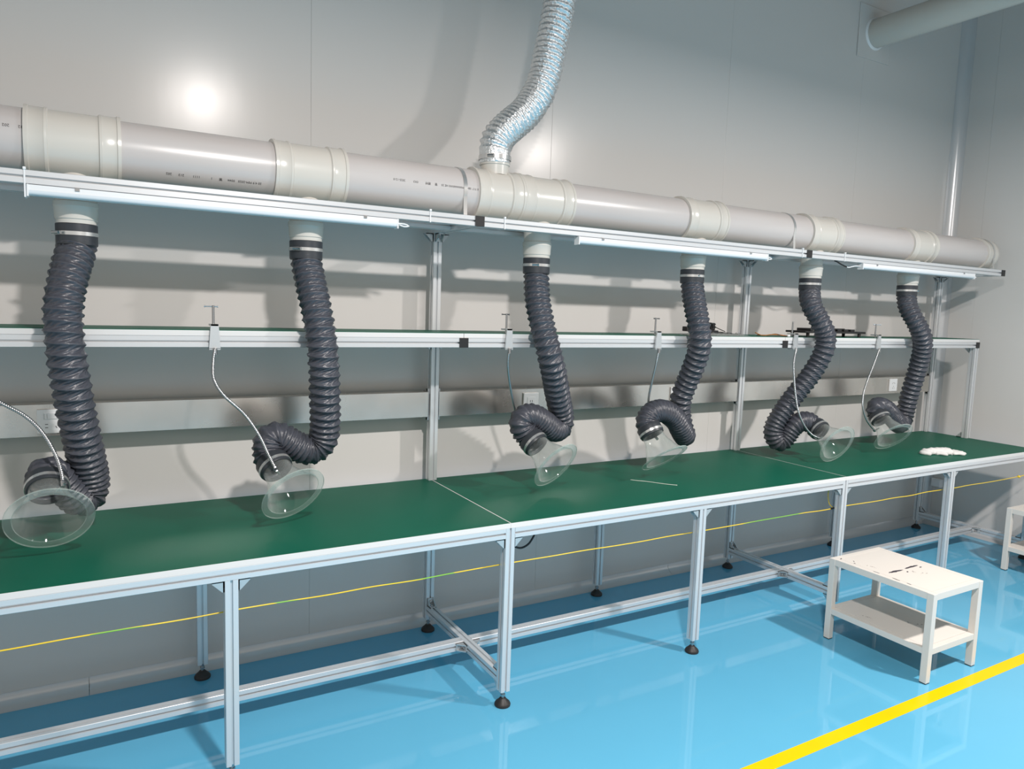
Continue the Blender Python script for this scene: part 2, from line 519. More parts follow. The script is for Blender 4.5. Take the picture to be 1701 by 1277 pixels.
# ------------------------------------------------------------------ stainless cable trunking between the uprights
ZK0, ZK1, YK = 1.036, 1.150, 0.741
tr_labels = ['stainless steel cable trunking with switched socket, left of the first upright',
             'stainless steel cable trunking between the two middle uprights',
             'stainless steel cable trunking nearest the room corner']
for (a, b), lb in zip(zip(ends[:-1], ends[1:]), tr_labels):
    x0, x1 = a+0.026, b-0.026
    t = thing('cable_trunking', lb, 'trunking', ((x0+x1)/2, YK+0.03, ZK0), 'stainless trunking behind the bench')
    # open-backed folded channel
    pr = [(YK, ZK0), (YK, ZK1), (YK+0.062, ZK1), (YK+0.062, ZK1-0.0015), (YK+0.0015, ZK1-0.0015), (YK+0.0015, ZK0+0.0015), (YK+0.062, ZK0+0.0015), (YK+0.062, ZK0)]
    V, F = prism(pr, 0, x0, x1)
    obj('channel', V, F, M['steel'], t)
    for xx, s in ((x0, 1), (x1, -1)):
        V, F = box((xx-0.001, YK-0.002, ZK0-0.003), (xx+0.001, YK+0.060, ZK1+0.003))
        e = obj('end_plate', V, F, M['zinc'], t)
        bl = [lathe([(0, 0.006), (0.008, 0.006)], (xx-0.004*1, YK+0.012, z), (1, 0, 0), 8) for z in (ZK0-0.010, ZK1+0.010)]
        bl += [box((xx-0.004, YK+0.002, z-0.012), (xx+0.006, YK+0.022, z+0.012)) for z in (ZK0-0.004, ZK1+0.004)]
        V, F = join(*bl)
        obj('mounting_clip', V, F, M['zinc'], t)

# sockets on the trunking
def socket(x, z, label, kind):
    s = thing('power_socket', label, 'socket', (x, YK-0.001, z-0.043), 'white sockets on the trunking')
    y0 = YK-0.001
    V, F = box((x-0.043, y0-0.009, z-0.043), (x+0.043, y0, z+0.043), 0.002)
    pl = obj('face_plate', V, F, M['white'], s)
    def pin(px_, pz_, wx, wz, rot=0):
        c, sn = math.cos(rot), math.sin(rot)
        pts = []
        for u, v in ((-wx, -wz), (wx, -wz), (wx, wz), (-wx, wz)):
            pts.append((x+px_+u*c-v*sn, z+pz_+u*sn+v*c))
        V = [(p[0], y0-0.0096, p[1]) for p in pts] + [(p[0], y0-0.0088, p[1]) for p in pts]
        F = [(0, 1, 2, 3), (7, 6, 5, 4)] + [(i, i+4, (i+1) % 4+4, (i+1) % 4) for i in range(4)]
        return V, F
    if kind == 'switch':
        V, F = box((x-0.019, y0-0.0125, z+0.009), (x+0.036, y0-0.0085, z+0.030), 0.001)
        r = obj('rocker_switch', V, F, M['white'], s)
        V, F = box((x-0.012, y0-0.0129, z+0.011), (x-0.011, y0-0.0123, z+0.028))
        obj('indicator_line', V, F, M['slot'], r)
        V, F = join(pin(-0.014, -0.010, 0.0045, 0.0011), pin(-0.014, -0.022, 0.0045, 0.0011),
                    pin(0.024, -0.008, 0.001, 0.0042), pin(0.0155, -0.021, 0.001, 0.0042, 0.5), pin(0.0325, -0.021, 0.001, 0.0042, -0.5))
        obj('socket_holes', V, F, M['black'], s)
    elif kind == 'two':
        V, F = box((x-0.023, y0-0.0105, z-0.023), (x+0.023, y0-0.0085, z+0.023), 0.0008)
        obj('insert', V, F, M['white'], s)
        def shift(vf, d): return [(a, b-d, c) for a, b, c in vf[0]], vf[1]
        V, F = join(shift(pin(-0.0055, 0.002, 0.0012, 0.0055), 0.0015), shift(pin(0.0055, 0.002, 0.0012, 0.0055), 0.0015))
        obj('socket_holes', V, F, M['black'], s)
    else:
        V, F = join(pin(0, 0.016, 0.0042, 0.0011), pin(-0.012, 0.012, 0.001, 0.004), pin(0.012, 0.012, 0.001, 0.004),
                    pin(0, -0.010, 0.001, 0.0042), pin(-0.0085, -0.022, 0.001, 0.0042, 0.5), pin(0.0085, -0.022, 0.001, 0.0042, -0.5))
        obj('socket_holes', V, F, M['black'], s)
    return s
socket(-1.492, 1.090, 'white switched wall socket with rocker beside the leftmost dark hose', 'switch')
socket(0.522, 1.088, 'white two-pin socket above the third extraction hood from the left', 'two')
socket(1.484, 1.092, 'white socket half hidden behind the fourth dark hose', 'five')
socket(3.505, 1.096, 'white five-hole socket on the trunking nearest the room corner', 'five')

# ------------------------------------------------------------------ LED battens under the top front rail
led_lab = ['long white LED batten under the top rail left of the first upright',
           'white LED batten under the top rail between the two middle uprights',
           'white LED batten under the top rail nearest the room corner']
for (a, b), lb in zip(((-1.515, -0.345), (0.485, 1.68), (2.465, 3.635)), led_lab):
    t = thing('led_batten', lb, 'light', ((a+b)/2, 0.342, 1.832), 'LED battens under the top rail')
    pr = [(0.326, 1.866), (0.326, 1.850), (0.358, 1.850), (0.358, 1.866)]
    V, F = prism(pr, 0, a+0.004, b-0.004); obj('housing', V, F, M['white'], t)
    pr = [(0.325, 1.850)] + [(0.342-0.017*math.cos(k*math.pi/8), 1.850-0.006-0.010*math.sin(k*math.pi/8)) for k in range(9)] + [(0.359, 1.850)]
    V, F = prism(pr, 0, a+0.004, b-0.004); obj('diffuser', V, F, M['diff'], t, smooth='auto')
    for xx in (a, b-0.005):
        V, F = box((xx, 0.3235, 1.831), (xx+0.005, 0.3605, 1.8665), 0.001); obj('end_cap', V, F, M['white'], t)
    for xx in (a+0.13, b-0.13):
        V, F = box((xx-0.006, 0.3225, 1.858), (xx+0.006, 0.3265, 1.8668)); obj('spring_clip', V, F, M['zinc'], t)
    V, F = tube([(b, 0.345, 1.852), (b+0.03, 0.345, 1.852), (b+0.05, 0.345, 1.846), (b+0.03, 0.345, 1.842), (b+0.01, 0.347, 1.848)], 0.003, 8)
    obj('lead', V, F, M['white'], t, smooth=True)
    if a > 2:
        V, F = tube([(a, 0.345, 1.850), (a-0.04, 0.350, 1.848), (a-0.09, 0.352, 1.838), (a-0.12, 0.352, 1.842)], 0.003, 8); obj('lead', V, F, M['white'], t, smooth=True)
        V, F = tube([(a-0.11, 0.352, 1.840), (a-0.16, 0.352, 1.852), (a-0.20, 0.350, 1.864), (a-0.22, 0.350, 1.868)], 0.0042, 8); obj('plug_lead', V, F, M['black'], t, smooth=True)

# white cable ties round the top rail
def tie(x, z0, label):
    y0, y1, z1 = 0.3265, 0.3700, 1.9090
    pts = [(y0-0.0012, z0), (y0-0.0012, z1+0.0012), (y1+0.0012, z1+0.0012), (y1+0.0012, z0)]
    inn = [(y0, z0+0.0012), (y0, z1), (y1, z1), (y1, z0+0.0012)]
    V, F = [], []
    for xx in (x-0.0022, x+0.0022):
        V += [(xx, p[0], p[1]) for p in pts] + [(xx, p[0], p[1]) for p in inn]
    for i in range(4):
        j = (i+1) % 4
        F += [(i, j, 4+j, 4+i), (8+i, 12+i, 12+j, 8+j), (i, 8+i, 8+j, j), (4+i, 4+j, 12+j, 12+i)]
    t = thing('cable_tie', label, 'cable tie', (x, 0.348, z0), 'white cable ties on the top rail')
    obj('strap', V, F, M['white'], t)
    V, F = box((x-0.004, y0-0.004, z1-0.001), (x+0.004, y0+0.006, z1+0.007), 0.0015)
    obj('lock_head', V, F, M['white'], t)
tie(-1.519, 1.828, 'white cable tie at the left end of the long LED batten')
tie(-0.215, 1.8660, 'white cable tie on the top rail just left of the first upright')
tie(0.115, 1.8660, 'white cable tie right of the first black cap on the top rail')
tie(1.945, 1.8660, 'white cable tie left of the second black cap on the top rail')
tie(2.300, 1.8660, 'white cable tie between the second black cap and the corner LED batten')

# ------------------------------------------------------------------ main PVC duct
YD, ZD, RP = 0.47, 2.012, 0.100
duct = thing('duct_pipe', 'large pale PVC duct pipe lying along the top of the rack', 'pipe', (1.0, YD, ZD-RP))
SPX = [-1.392, -0.655, 0.362, 1.297, 2.205, 3.140]
TEE = 0.130
def ring_profile(a, b):
    """tee or socket body between a and b with two stepped sockets and rims"""
    return [(a, 0.1012), (a, 0.1115), (a+0.010, 0.1125), (a+0.012, 0.1095), (a+0.050, 0.1090), (a+0.053, 0.1110), (a+0.060, 0.1105), (a+0.063, 0.1055),
            (b-0.063, 0.1055), (b-0.060, 0.1105), (b-0.053, 0.1110), (b-0.050, 0.1090), (b-0.012, 0.1095), (b-0.010, 0.1125), (b, 0.1115), (b, 0.1012)]
spans = [(x-TEE, x+TEE) for x in SPX]
spans[2] = (0.236, 0.490)
up_tee = (0.018, 0.2355)
def spout_vf(x, up=False):
    if up:
        return lathe([(0.09, 0.060), (0.128, 0.060), (0.130, 0.065), (0.146, 0.065), (0.147, 0.062), (0.160, 0.062)], (x, YD, ZD), (0, 0, 1), 40)
    return lathe([(0.085, 0.060), (0.172, 0.060), (0.174, 0.0645), (0.188, 0.0650), (0.191, 0.0630), (0.228, 0.0615), (0.230, 0.0585), (0.275, 0.0560)], (x, YD, ZD), (0, 0, -1), 40)
for x, (a, b) in zip(SPX, spans):
    V, F = lathe(ring_profile(a, b), (0, YD, ZD), (1, 0, 0), 64)
    t = obj('tee_fitting', V, F, M['fitting'], duct, smooth='auto')
    V, F = spout_vf(x); obj('spout', V, F, M['fitting'], t, smooth='auto')
V, F = lathe(ring_profile(*up_tee), (0, YD, ZD), (1, 0, 0), 64)
t = obj('tee_fitting', V, F, M['fitting'], duct, smooth='auto')
V, F = spout_vf(0.137, True); obj('spout', V, F, M['fitting'], t, smooth='auto')
cuts = [-3.2] + [v for s in (spans[0], spans[1], (up_tee[0], spans[2][1]), spans[3], spans[4], spans[5]) for v in s] + [3.86]
for a, b in zip(cuts[0::2], cuts[1::2]):
    V, F = lathe([(a-0.03, RP), (b+0.03, RP)], (0, YD, ZD), (1, 0, 0), 64)
    obj('pipe_section', V, F, M['pipe'], duct, smooth='auto')
V, F = lathe([(3.85, 0.1012), (3.85, 0.110), (3.862, 0.1115), (3.875, 0.108), (3.955, 0.108), (3.985, 0.105), (4.002, 0.094), (4.006, 0.07)], (0, YD, ZD), (1, 0, 0), 64)
obj('end_cap', V, F, M['fitting'], duct, smooth='auto')
# steel straps over the pipe, down to the arms
for x in (-0.045, 1.925, 3.915):
    n = 40; rr = 0.1008 if x < 3.8 else 0.1088
    V, F = [], []
    path = [(YD-rr-0.001, 1.9085)] + [(YD-rr*math.cos(t), ZD+rr*math.sin(t)) for t in np.linspace(-0.3, math.pi+0.3, n)] + [(YD+rr+0.001, 1.9085)]
    cy, cz = YD, ZD
    for (y, z) in path:
        dy, dz = y-cy, z-cz; L = math.hypot(dy, dz)
        for xx in (x-0.008, x+0.008):
            V.append((xx, y, z)); V.append((xx, y+dy/L*0.0014, z+dz/L*0.0014))
    for i in range(len(path)-1):
        o = i*4
        F += [(o, o+4, o+6, o+2), (o+1, o+3, o+7, o+5), (o, o+1, o+5, o+4), (o+2, o+6, o+7, o+3)]
    obj('steel_strap', V, F, M['strap'], duct, smooth='auto')['label'] = 'thin bright steel strap'

# print on the pipe (it reads upside down in the photograph)
def pipe_text(body, x_right, ang, size, flip=True):
    cu = bpy.data.curves.new('print', 'FONT'); cu.body = body; cu.size = size; cu.resolution_u = 2
    o = bpy.data.objects.new('print', cu); COL.objects.link(o)
    dg = bpy.context.evaluated_depsgraph_get(); dg.update()
    me = bpy.data.meshes.new_from_object(o.evaluated_get(dg))
    V = [tuple(v.co) for v in me.vertices]; F = [tuple(p.vertices) for p in me.polygons]
    bpy.data.objects.remove(o); bpy.data.curves.remove(cu); bpy.data.meshes.remove(me)
    if not V: return
    out = []
    for (u, v, _) in V:
        xx = x_right - u if flip else x_right + u
        a = ang + (-v if flip else v)/RP
        out.append((xx, YD-(RP+0.0006)*math.cos(a), ZD+(RP+0.0006)*math.sin(a)))
    obj('printed_marking', out, F, M['ink'], duct)['label'] = 'small black printed marking'
pipe_text('0 717  0844MMAN4ARW0 HE 20     管     建材         0X3          2025-12-0', 0.012, 0.11, 0.0118)
pipe_text('20 4.9 MM-2025   0044     管      1          1111        213      202', -0.83, -0.62, 0.0118)
pipe_text('332      202       0X3', -1.515, 0.30, 0.0125)

# ------------------------------------------------------------------ corrugated hoses
def corrugated(P, s, R, depth, pitch0, pitch1, seg, wrinkle, seed, k=11, c=2, nz=26.0):
    n = len(P)
    f = s/s[-1]
    pitch = np.interp(f, [0, 0.12, 0.33, 0.55, 0.72, 1.0], [0.8*pitch0, 0.75*pitch0, pitch0, 0.92*pitch0, pitch1, pitch1])
    ds = np.r_[0, np.diff(s)]
    phase = np.cumsum(ds/pitch)
    th = np.arange(seg)/seg
    ph = phase[:, None] + th[None, :]
    t = ph - np.floor(ph)
    x = np.abs(2*t-1)
    T, U, W = frames(P)
    ang = th*2*np.pi
    pos = P[:, None, :] + R*(np.cos(ang)[None, :, None]*U[:, None, :] + np.sin(ang)[None, :, None]*W[:, None, :])
    N = np.array([[noise.noise(Vector(pos[i, j])*nz + Vector((seed, 0, 0))) for j in range(seg)] for i in range(n)])
    env = 1-x**2
    rad = R - depth*(1-x**1.8) + wrinkle*env*np.sin(2*np.pi*(k*th[None, :] + c*ph) + 3*N) + 0.0016*N
    return rad

HOSE = {
1: [(-1.408,0.430,1.638),(-1.429,0.385,1.542),(-1.434,0.365,1.457),(-1.429,0.360,1.363),(-1.419,0.370,1.267),(-1.406,0.395,1.156),(-1.390,0.430,1.050),(-1.376,0.470,0.949),(-1.374,0.490,0.882),(-1.397,0.475,0.853),(-1.430,0.450,0.891),(-1.462,0.430,0.942),(-1.487,0.415,0.973)],
2: [(-0.648,0.430,1.615),(-0.635,0.385,1.505),(-0.622,0.365,1.395),(-0.611,0.370,1.282),(-0.601,0.395,1.165),(-0.593,0.420,1.085),(-0.594,0.440,1.016),(-0.632,0.445,0.978),(-0.679,0.440,0.989),(-0.730,0.435,1.021),(-0.769,0.430,1.045),(-0.802,0.425,1.034)],
3: [(0.350,0.430,1.581),(0.355,0.385,1.463),(0.379,0.365,1.359),(0.425,0.390,1.263),(0.482,0.440,1.160),(0.540,0.490,1.067),(0.560,0.510,0.999),(0.496,0.480,0.988),(0.409,0.445,1.037),(0.341,0.430,1.068),(0.288,0.420,1.063),(0.277,0.415,1.030)],
4: [(1.277,0.420,1.596),(1.270,0.380,1.507),(1.277,0.365,1.426),(1.293,0.390,1.349),(1.301,0.430,1.269),(1.304,0.470,1.190),(1.298,0.500,1.111),(1.313,0.520,1.028),(1.340,0.520,0.953),(1.328,0.490,0.907),(1.261,0.450,0.956),(1.197,0.430,1.015),(1.129,0.420,1.054),(1.065,0.415,1.063),(1.015,0.410,1.045)],
5: [(2.162,0.420,1.623),(2.193,0.380,1.534),(2.234,0.365,1.457),(2.245,0.370,1.378),(2.231,0.395,1.290),(2.180,0.420,1.196),(2.119,0.445,1.108),(2.062,0.470,1.016),(2.019,0.490,0.928),(2.016,0.490,0.869),(2.053,0.475,0.827),(2.086,0.455,0.863),(2.112,0.440,0.920),(2.164,0.430,0.951),(2.214,0.420,0.950)],
6: [(3.117,0.440,1.634),(3.117,0.390,1.555),(3.159,0.365,1.474),(3.209,0.375,1.386),(3.246,0.410,1.279),(3.260,0.440,1.171),(3.272,0.470,1.064),(3.280,0.490,0.965),(3.265,0.495,0.897),(3.182,0.470,0.873),(3.084,0.445,0.918),(2.989,0.430,0.975),(2.900,0.420,1.010),(2.830,0.410,1.011)],
}
HOOD = {
1: [(-1.489,0.320,0.930),(-1.480,0.215,0.872)],
2: [(-0.784,0.345,0.930),(-0.751,0.250,0.865)],
3: [(0.330,0.346,0.943),(0.363,0.250,0.878)],
4: [(0.993,0.353,0.948),(1.008,0.280,0.854)],
5: [(2.244,0.343,0.898),(2.239,0.235,0.847)],
6: [(2.828,0.358,0.929),(2.812,0.270,0.849)],
}
hose_lab = {
1: 'dark ribbed extraction hose with clear funnel hood, leftmost, beside the switched socket',
2: 'dark ribbed extraction hose with clear hood, second from the left, U-bend low at the right',
3: 'dark ribbed extraction hose with clear hood hanging just right of the first upright',
4: 'dark ribbed extraction hose passing the black cable bundle, fourth from the left',
5: 'dark ribbed extraction hose slanting down left in front of the black tray',
6: 'dark ribbed extraction hose with clear hood nearest the room corner',
}
for k in range(1, 7):
    sx = SPX[k-1]
    T0, C0 = Vector(HOOD[k][0]), Vector(HOOD[k][1])
    ax = (C0-T0).normalized(); L = (C0-T0).length; q = L/0.124
    h = thing('extraction_hose', hose_lab[k], 'hose', (C0.x, C0.y, H), 'extraction hoses hanging over the bench')
    pts = [(sx, YD, 1.735), (sx, YD-0.002, 1.700)] + HOSE[k] + [tuple(T0-ax*0.075), tuple(T0-ax*0.030), tuple(T0-ax*0.012)]
    P, s = spline(pts, 0.0030)
    P = smooth_path(P, 60)
    s = np.r_[0, np.cumsum(np.linalg.norm(np.diff(P, axis=0), axis=1))]
    rad = corrugated(P, s, 0.0595, 0.0110, 0.0345, 0.0185, 56, 0.0034, 3.1*k, k=13, c=-3)
    ends_f = np.clip(np.minimum(s/0.02, (s[-1]-s)/0.03), 0, 1)[:, None]
    rad = 0.0540 + (rad-0.0540)*ends_f
    V, F = sweep(P, rad, 56, cap=False)
    obj('ribbed_hose', V, F, M['hose'], h, smooth=True)
    # smooth rubber cuff and worm-drive clamp at the spout
    V, F = lathe([(0.0, 0.0582), (0.002, 0.0602), (0.066, 0.0598), (0.070, 0.0565)], (sx, YD, 1.770), (0, 0, -1), 40)
    obj('cuff', V, F, M['cuff'], h, smooth='auto')
    V, F = lathe([(-0.006, 0.0600), (-0.006, 0.0622), (0.006, 0.0622), (0.006, 0.0600)], (sx, YD, 1.738), (0, 0, -1), 40, closed=True)
    cl = obj('hose_clamp', V, F, M['strap'], h, smooth='auto'); cl['label'] = 'bright steel hose clamp'
    sa = 0.4 + 0.9*k
    sp = Vector((sx-0.062*math.cos(sa*0.3), YD-0.062*math.sin(0.9), 1.738))
    V, F = join(lathe([(-0.012, 0.0048), (0.012, 0.0048)], sp, (math.sin(0.9), -math.cos(0.9), 0), 10), lathe([(0.012, 0.0060), (0.018, 0.0060)], sp, (math.sin(0.9), -math.cos(0.9), 0), 6))
    obj('clamp_screw', V, F, M['zinc'], cl)
    # cuff and clamp over the hood neck
    V, F = lathe([(-0.055, 0.0590), (-0.052, 0.0605), (-0.010, 0.0590), (-0.006, 0.0575), (-0.006, 0.0535), (-0.055, 0.0535)], T0, ax, 40, closed=True)
    obj('cuff', V, F, M['cuff'], h, smooth='auto')
    V, F = lathe([(-0.028, 0.0600), (-0.028, 0.0618), (-0.017, 0.0615), (-0.017, 0.0596)], T0, ax, 40, closed=True)
    cl = obj('hose_clamp', V, F, M['strap'], h, smooth='auto'); cl['label'] = 'bright steel hose clamp'
    # clear funnel hood: neck, flared cone, flat flange
    out = [(-0.05, 0.0525), (0.0, 0.0535), (0.022*q, 0.0550), (0.040*q, 0.0600), (0.070*q, 0.0735), (0.098*q, 0.0850), (0.1200*q, 0.0980)]
    inn = [(a_, r_-0.0030) for a_, r_ in out[::-1]]
    V, F = lathe(out + inn, T0, ax, 64, closed=True, cap=False)
    hd = obj('funnel_hood', V, F, M['clear'], h, smooth='auto'); hd['label'] = 'clear acrylic funnel hood'
    V, F = lathe([(0.1200*q, 0.0950), (0.1240*q, 0.0960), (0.1235*q, 0.1150), (0.1225*q, 0.1175), (0.1195*q, 0.1175), (0.1190*q, 0.1150), (0.1185*q, 0.0980)], T0, ax, 72, closed=True, cap=False)
    obj('rim_flange', V, F, M['rim'], hd, smooth='auto')
    V, F = lathe([(0.1210*q, 0.1172), (0.1245*q, 0.1175), (0.1245*q, 0.1190), (0.1195*q, 0.1190), (0.1195*q, 0.1175)], T0, ax, 72, closed=True, cap=False)
    obj('rim_bead', V, F, M['rim'], hd, smooth='auto')

# ------------------------------------------------------------------ gooseneck arms clamped to the shelf
GOOSE = {
1: [(-1.780,0.426,1.372),(-1.775,0.424,1.310),(-1.735,0.424,1.275),(-1.680,0.417,1.259),(-1.645,0.402,1.237),(-1.607,0.384,1.208),(-1.545,0.363,1.168),(-1.499,0.342,1.116),(-1.465,0.319,1.047),(-1.450,0.294,0.994),(-1.446,0.269,0.961)],
2: [(-0.983,0.426,1.372),(-0.991,0.416,1.327),(-0.992,0.398,1.265),(-0.962,0.377,1.209),(-0.900,0.355,1.145),(-0.854,0.330,1.071),(-0.827,0.304,1.003),(-0.806,0.276,0.951)],
3: [(0.214,0.426,1.372),(0.211,0.432,1.328),(0.218,0.442,1.282),(0.237,0.460,1.227),(0.263,0.480,1.162),(0.300,0.500,1.076),(0.348,0.495,0.999),(0.370,0.455,0.966),(0.377,0.410,0.965)],
4: [(1.064,0.426,1.372),(1.058,0.435,1.296),(1.058,0.455,1.219),(1.062,0.480,1.128),(1.069,0.490,1.028),(1.060,0.450,0.958),(1.047,0.388,0.929)],
5: [(2.075,0.426,1.374),(2.053,0.419,1.290),(2.049,0.405,1.203),(2.056,0.390,1.099),(2.069,0.372,1.012),(2.105,0.354,0.938),(2.146,0.334,0.891),(2.177,0.313,0.875)],
6: [(2.840,0.426,1.370),(2.791,0.424,1.271),(2.736,0.419,1.177),(2.696,0.412,1.093),(2.690,0.405,1.021),(2.717,0.397,0.950),(2.759,0.389,0.901),(2.792,0.380,0.871)],
}
goose_lab = {
1: 'silver gooseneck arm coming in from the left edge to the leftmost hood',
2: 'silver gooseneck arm with shelf clamp, second from the left, bending right to its hood',
3: 'silver gooseneck arm clamped just right of the first black cap on the shelf',
4: 'silver gooseneck arm clamped left of the fourth dark hose',
5: 'silver gooseneck arm clamped beside the second black cap on the shelf',
6: 'silver gooseneck arm clamped to the shelf nearest the room corner',
}
for k in range(1, 7):
    pts = GOOSE[k]; x = pts[0][0]
    g = thing('gooseneck_arm', goose_lab[k], 'gooseneck arm', (x, 0.44, ZS), 'gooseneck arms clamped to the shelf')
    P, s = spline(pts, 0.0016); P = smooth_path(P, 40)
    s = np.r_[0, np.cumsum(np.linalg.norm(np.diff(P, axis=0), axis=1))]
    rad = 0.0056 + 0.0006*np.cos(2*np.pi*s/0.0064)
    V, F = sweep(P, rad, 12); obj('gooseneck', V, F, M['zinc'], g, smooth=True)
    V, F = lathe([(0, 0.0072), (0.022, 0.0072)], (x, 0.426, 1.350), (0, 0, 1), 14); obj('collar', V, F, M['zinc'], g, smooth='auto')
    # clamp: tapered front plate with a top and a bottom lip
    z0, z1 = 1.3700, 1.4560
    fr = prism([(x-0.019, z0), (x+0.019, z0), (x+0.013, z1), (x-0.013, z1)], 1, 0.4300, 0.4385)
    tl = box((x-0.0125, 0.4300, z1-0.006), (x+0.0125, 0.486, z1))
    bl = box((x-0.0185, 0.4300, z0-0.004), (x+0.0185, 0.470, z0+0.0015))
    V, F = join(fr, tl, bl); obj('clamp_body', V, F, M['cast'], g)
    zt = 1.522
    V, F = join(lathe([(0, 0.0045), (zt-1.4425, 0.0045)], (x, 0.462, 1.4425), (0, 0, 1), 12), lathe([(0, 0.009), (0.004, 0.009)], (x, 0.462, 1.4375), (0, 0, 1), 14))
    sc_ = obj('clamp_screw', V, F, M['zinc'], g, smooth='auto')
    dx = (-1, -1, -1, 1, -1, 1)[k-1]; dirv = Vector((dx*0.95, (-0.2, 0.1, -0.3, 0.25, -0.9, -0.6)[k-1], 0)).normalized()
    V, F = join(lathe([(-0.014, 0.0022), (0.028, 0.0022)], (x, 0.462, zt-0.004), dirv, 8), lathe([(0.027, 0.0036), (0.030, 0.0036)], (x, 0.462, zt-0.004), dirv, 8), lathe([(-0.016, 0.0036), (-0.013, 0.0036)], (x, 0.462, zt-0.004), dirv, 8))
    obj('tommy_bar', V, F, M['zinc'], sc_)
    e = Vector(P[-1]); T0 = Vector(HOOD[k][0]); ax = (Vector(HOOD[k][1])-T0).normalized()
    rd = e-T0; rd = (rd-ax*rd.dot(ax)).normalized()
    V, F = join(lathe([(-0.012, 0.0072), (0.006, 0.0072)], e, Vector(P[-1]-P[-6]), 10), lathe([(-0.03, 0.0032), (0.010, 0.0032)], e, rd, 10), lathe([(0.004, 0.0065), (0.010, 0.0065)], e, rd, 6))
    obj('end_bolt', V, F, M['zinc'], g)

# ------------------------------------------------------------------ aluminium foil duct going up
fd = thing('foil_duct', 'crinkled aluminium foil flexible duct rising from the PVC pipe', 'duct', (0.137, YD, ZD+0.13))
pts = [(0.137, YD, 2.150), (0.136, YD, 2.185), (0.135, YD, 2.215), (0.150, YD, 2.255), (0.200, YD, 2.310), (0.268, YD, 2.372), (0.330, YD, 2.452), (0.368, YD, 2.545), (0.400, YD, 2.700), (0.432, YD, 2.880), (0.45, YD, 3.2), (0.45, YD, 3.7), (0.45, YD, ZC)]
P, s = spline(pts, 0.0040); P = smooth_path(P, 30)
s = np.r_[0, np.cumsum(np.linalg.norm(np.diff(P, axis=0), axis=1))]
n = len(P); seg = 56
keep = s < 1.15
rad = corrugated(P, s, 0.0730, 0.0125, 0.026, 0.042, seg, 0.0020, 11.0, k=17, c=1, nz=60)
e = np.clip((s-0.045)/0.03, 0, 1)[:, None]
rad = 0.0655 + (rad-0.0655)*e + 0.0012*np.array([[noise.noise(Vector((P[i][0]*90+j*0.9, j*0.7, P[i][2]*90))) for j in range(seg)] for i in range(n)])
V, F = sweep(P, rad, seg); obj('foil_sleeve', V, F, M['foil'], fd, smooth=True)
V, F = lathe([(-0.009, 0.0675), (-0.009, 0.0695), (0.009, 0.0695), (0.009, 0.0675)], (0.137, YD, 2.172), (0, 0, 1), 40, closed=True)
cl = obj('hose_clamp', V, F, M['strap'], fd, smooth='auto')
V, F = join(lathe([(-0.015, 0.006), (0.015, 0.006)], (0.09, YD-0.052, 2.172), (0.6, -0.8, 0), 10)); obj('clamp_screw', V, F, M['zinc'], cl)

# ------------------------------------------------------------------ PVC pipe coming out of the wall, top right
wp = thing('wall_pipe', 'pale PVC pipe leaving the back wall near the ceiling, upper right', 'pipe', (3.145, YW, 3.32))
V, F = lathe([(-0.02, 0.090), (3.6, 0.090)], (3.145, YW-0.001, 3.412), (0, -1, 0), 56); obj('pipe_section', V, F, M['fitting'], wp, smooth='auto')
V, F = lathe([(0.005, 0.091), (0.005, 0.103), (0.012, 0.099), (0.016, 0.091)], (3.145, YW-0.001, 3.412), (0, -1, 0), 48, closed=True); obj('sealant_ring', V, F, M['white'], wp, smooth='auto')
V, F = box((2.975, YW-0.007, 3.245), (3.315, YW-0.001, 3.575), 0.003); obj('wall_flange', V, F, M['wall'], wp)

# ------------------------------------------------------------------ white step stools
def stool(x0, y0, label):
    """tubular frame stool: x 0.385 wide, y 0.50 long, 0.40 high"""
    W_, L_, HT, q = 0.385, 0.505, 0.400, 0.030
    s = thing('step_stool', label, 'stool', (x0+W_/2, y0+L_/2, 0), 'cream two-tier step stools')
    for a in (0, W_-q):
        for b in (0, L_-q):
            V, F = box((x0+a, y0+b, 0.004), (x0+a+q, y0+b+q, HT), 0.002)
            lg = obj('leg', V, F, M['stool'], s)
            V, F = box((x0+a+0.001, y0+b+0.001, 0.0), (x0+a+q-0.001, y0+b+q-0.001, 0.004)); obj('rubber_foot', V, F, M['rubber'], lg)
    for z in (HT-q, 0.128):
        zz = z+q if z > 0.2 else z+0.027
        for a in (0, W_-q):
            V, F = box((x0+a+(0.002 if a == 0 else 0), y0+q, z), (x0+a+q-(0.002 if a else 0), y0+L_-q, zz), 0.0010); obj('side_rail', V, F, M['stool'], s)
        for b in (0, L_-q):
            V, F = box((x0+q, y0+b+(0.002 if b == 0 else 0), z), (x0+W_-q, y0+b+q-(0.002 if b else 0), zz), 0.0010); obj('end_rail', V, F, M['stool'], s)
        g = q+0.0012
        V, F = box((x0+g, y0+g, zz-0.006), (x0+W_-g, y0+L_-g, zz), 0.0006)
        p = obj('top_panel' if z > 0.2 else 'lower_shelf', V, F, M['stool'], s)
        V, F = box((x0+q-0.001, y0+q-0.001, zz-0.009), (x0+W_-q+0.001, y0+L_-q+0.001, zz-0.0062))
        obj('panel_ledge', V, F, M['rust'], p)
        if z > 0.2: top = p
    return s, top
s1, top1 = stool(1.697, -0.660, 'cream two-tier step stool with scuffed top beside the yellow line')
s2, top2 = stool(3.600, -0.528, 'cream two-tier step stool at the right edge of the picture')
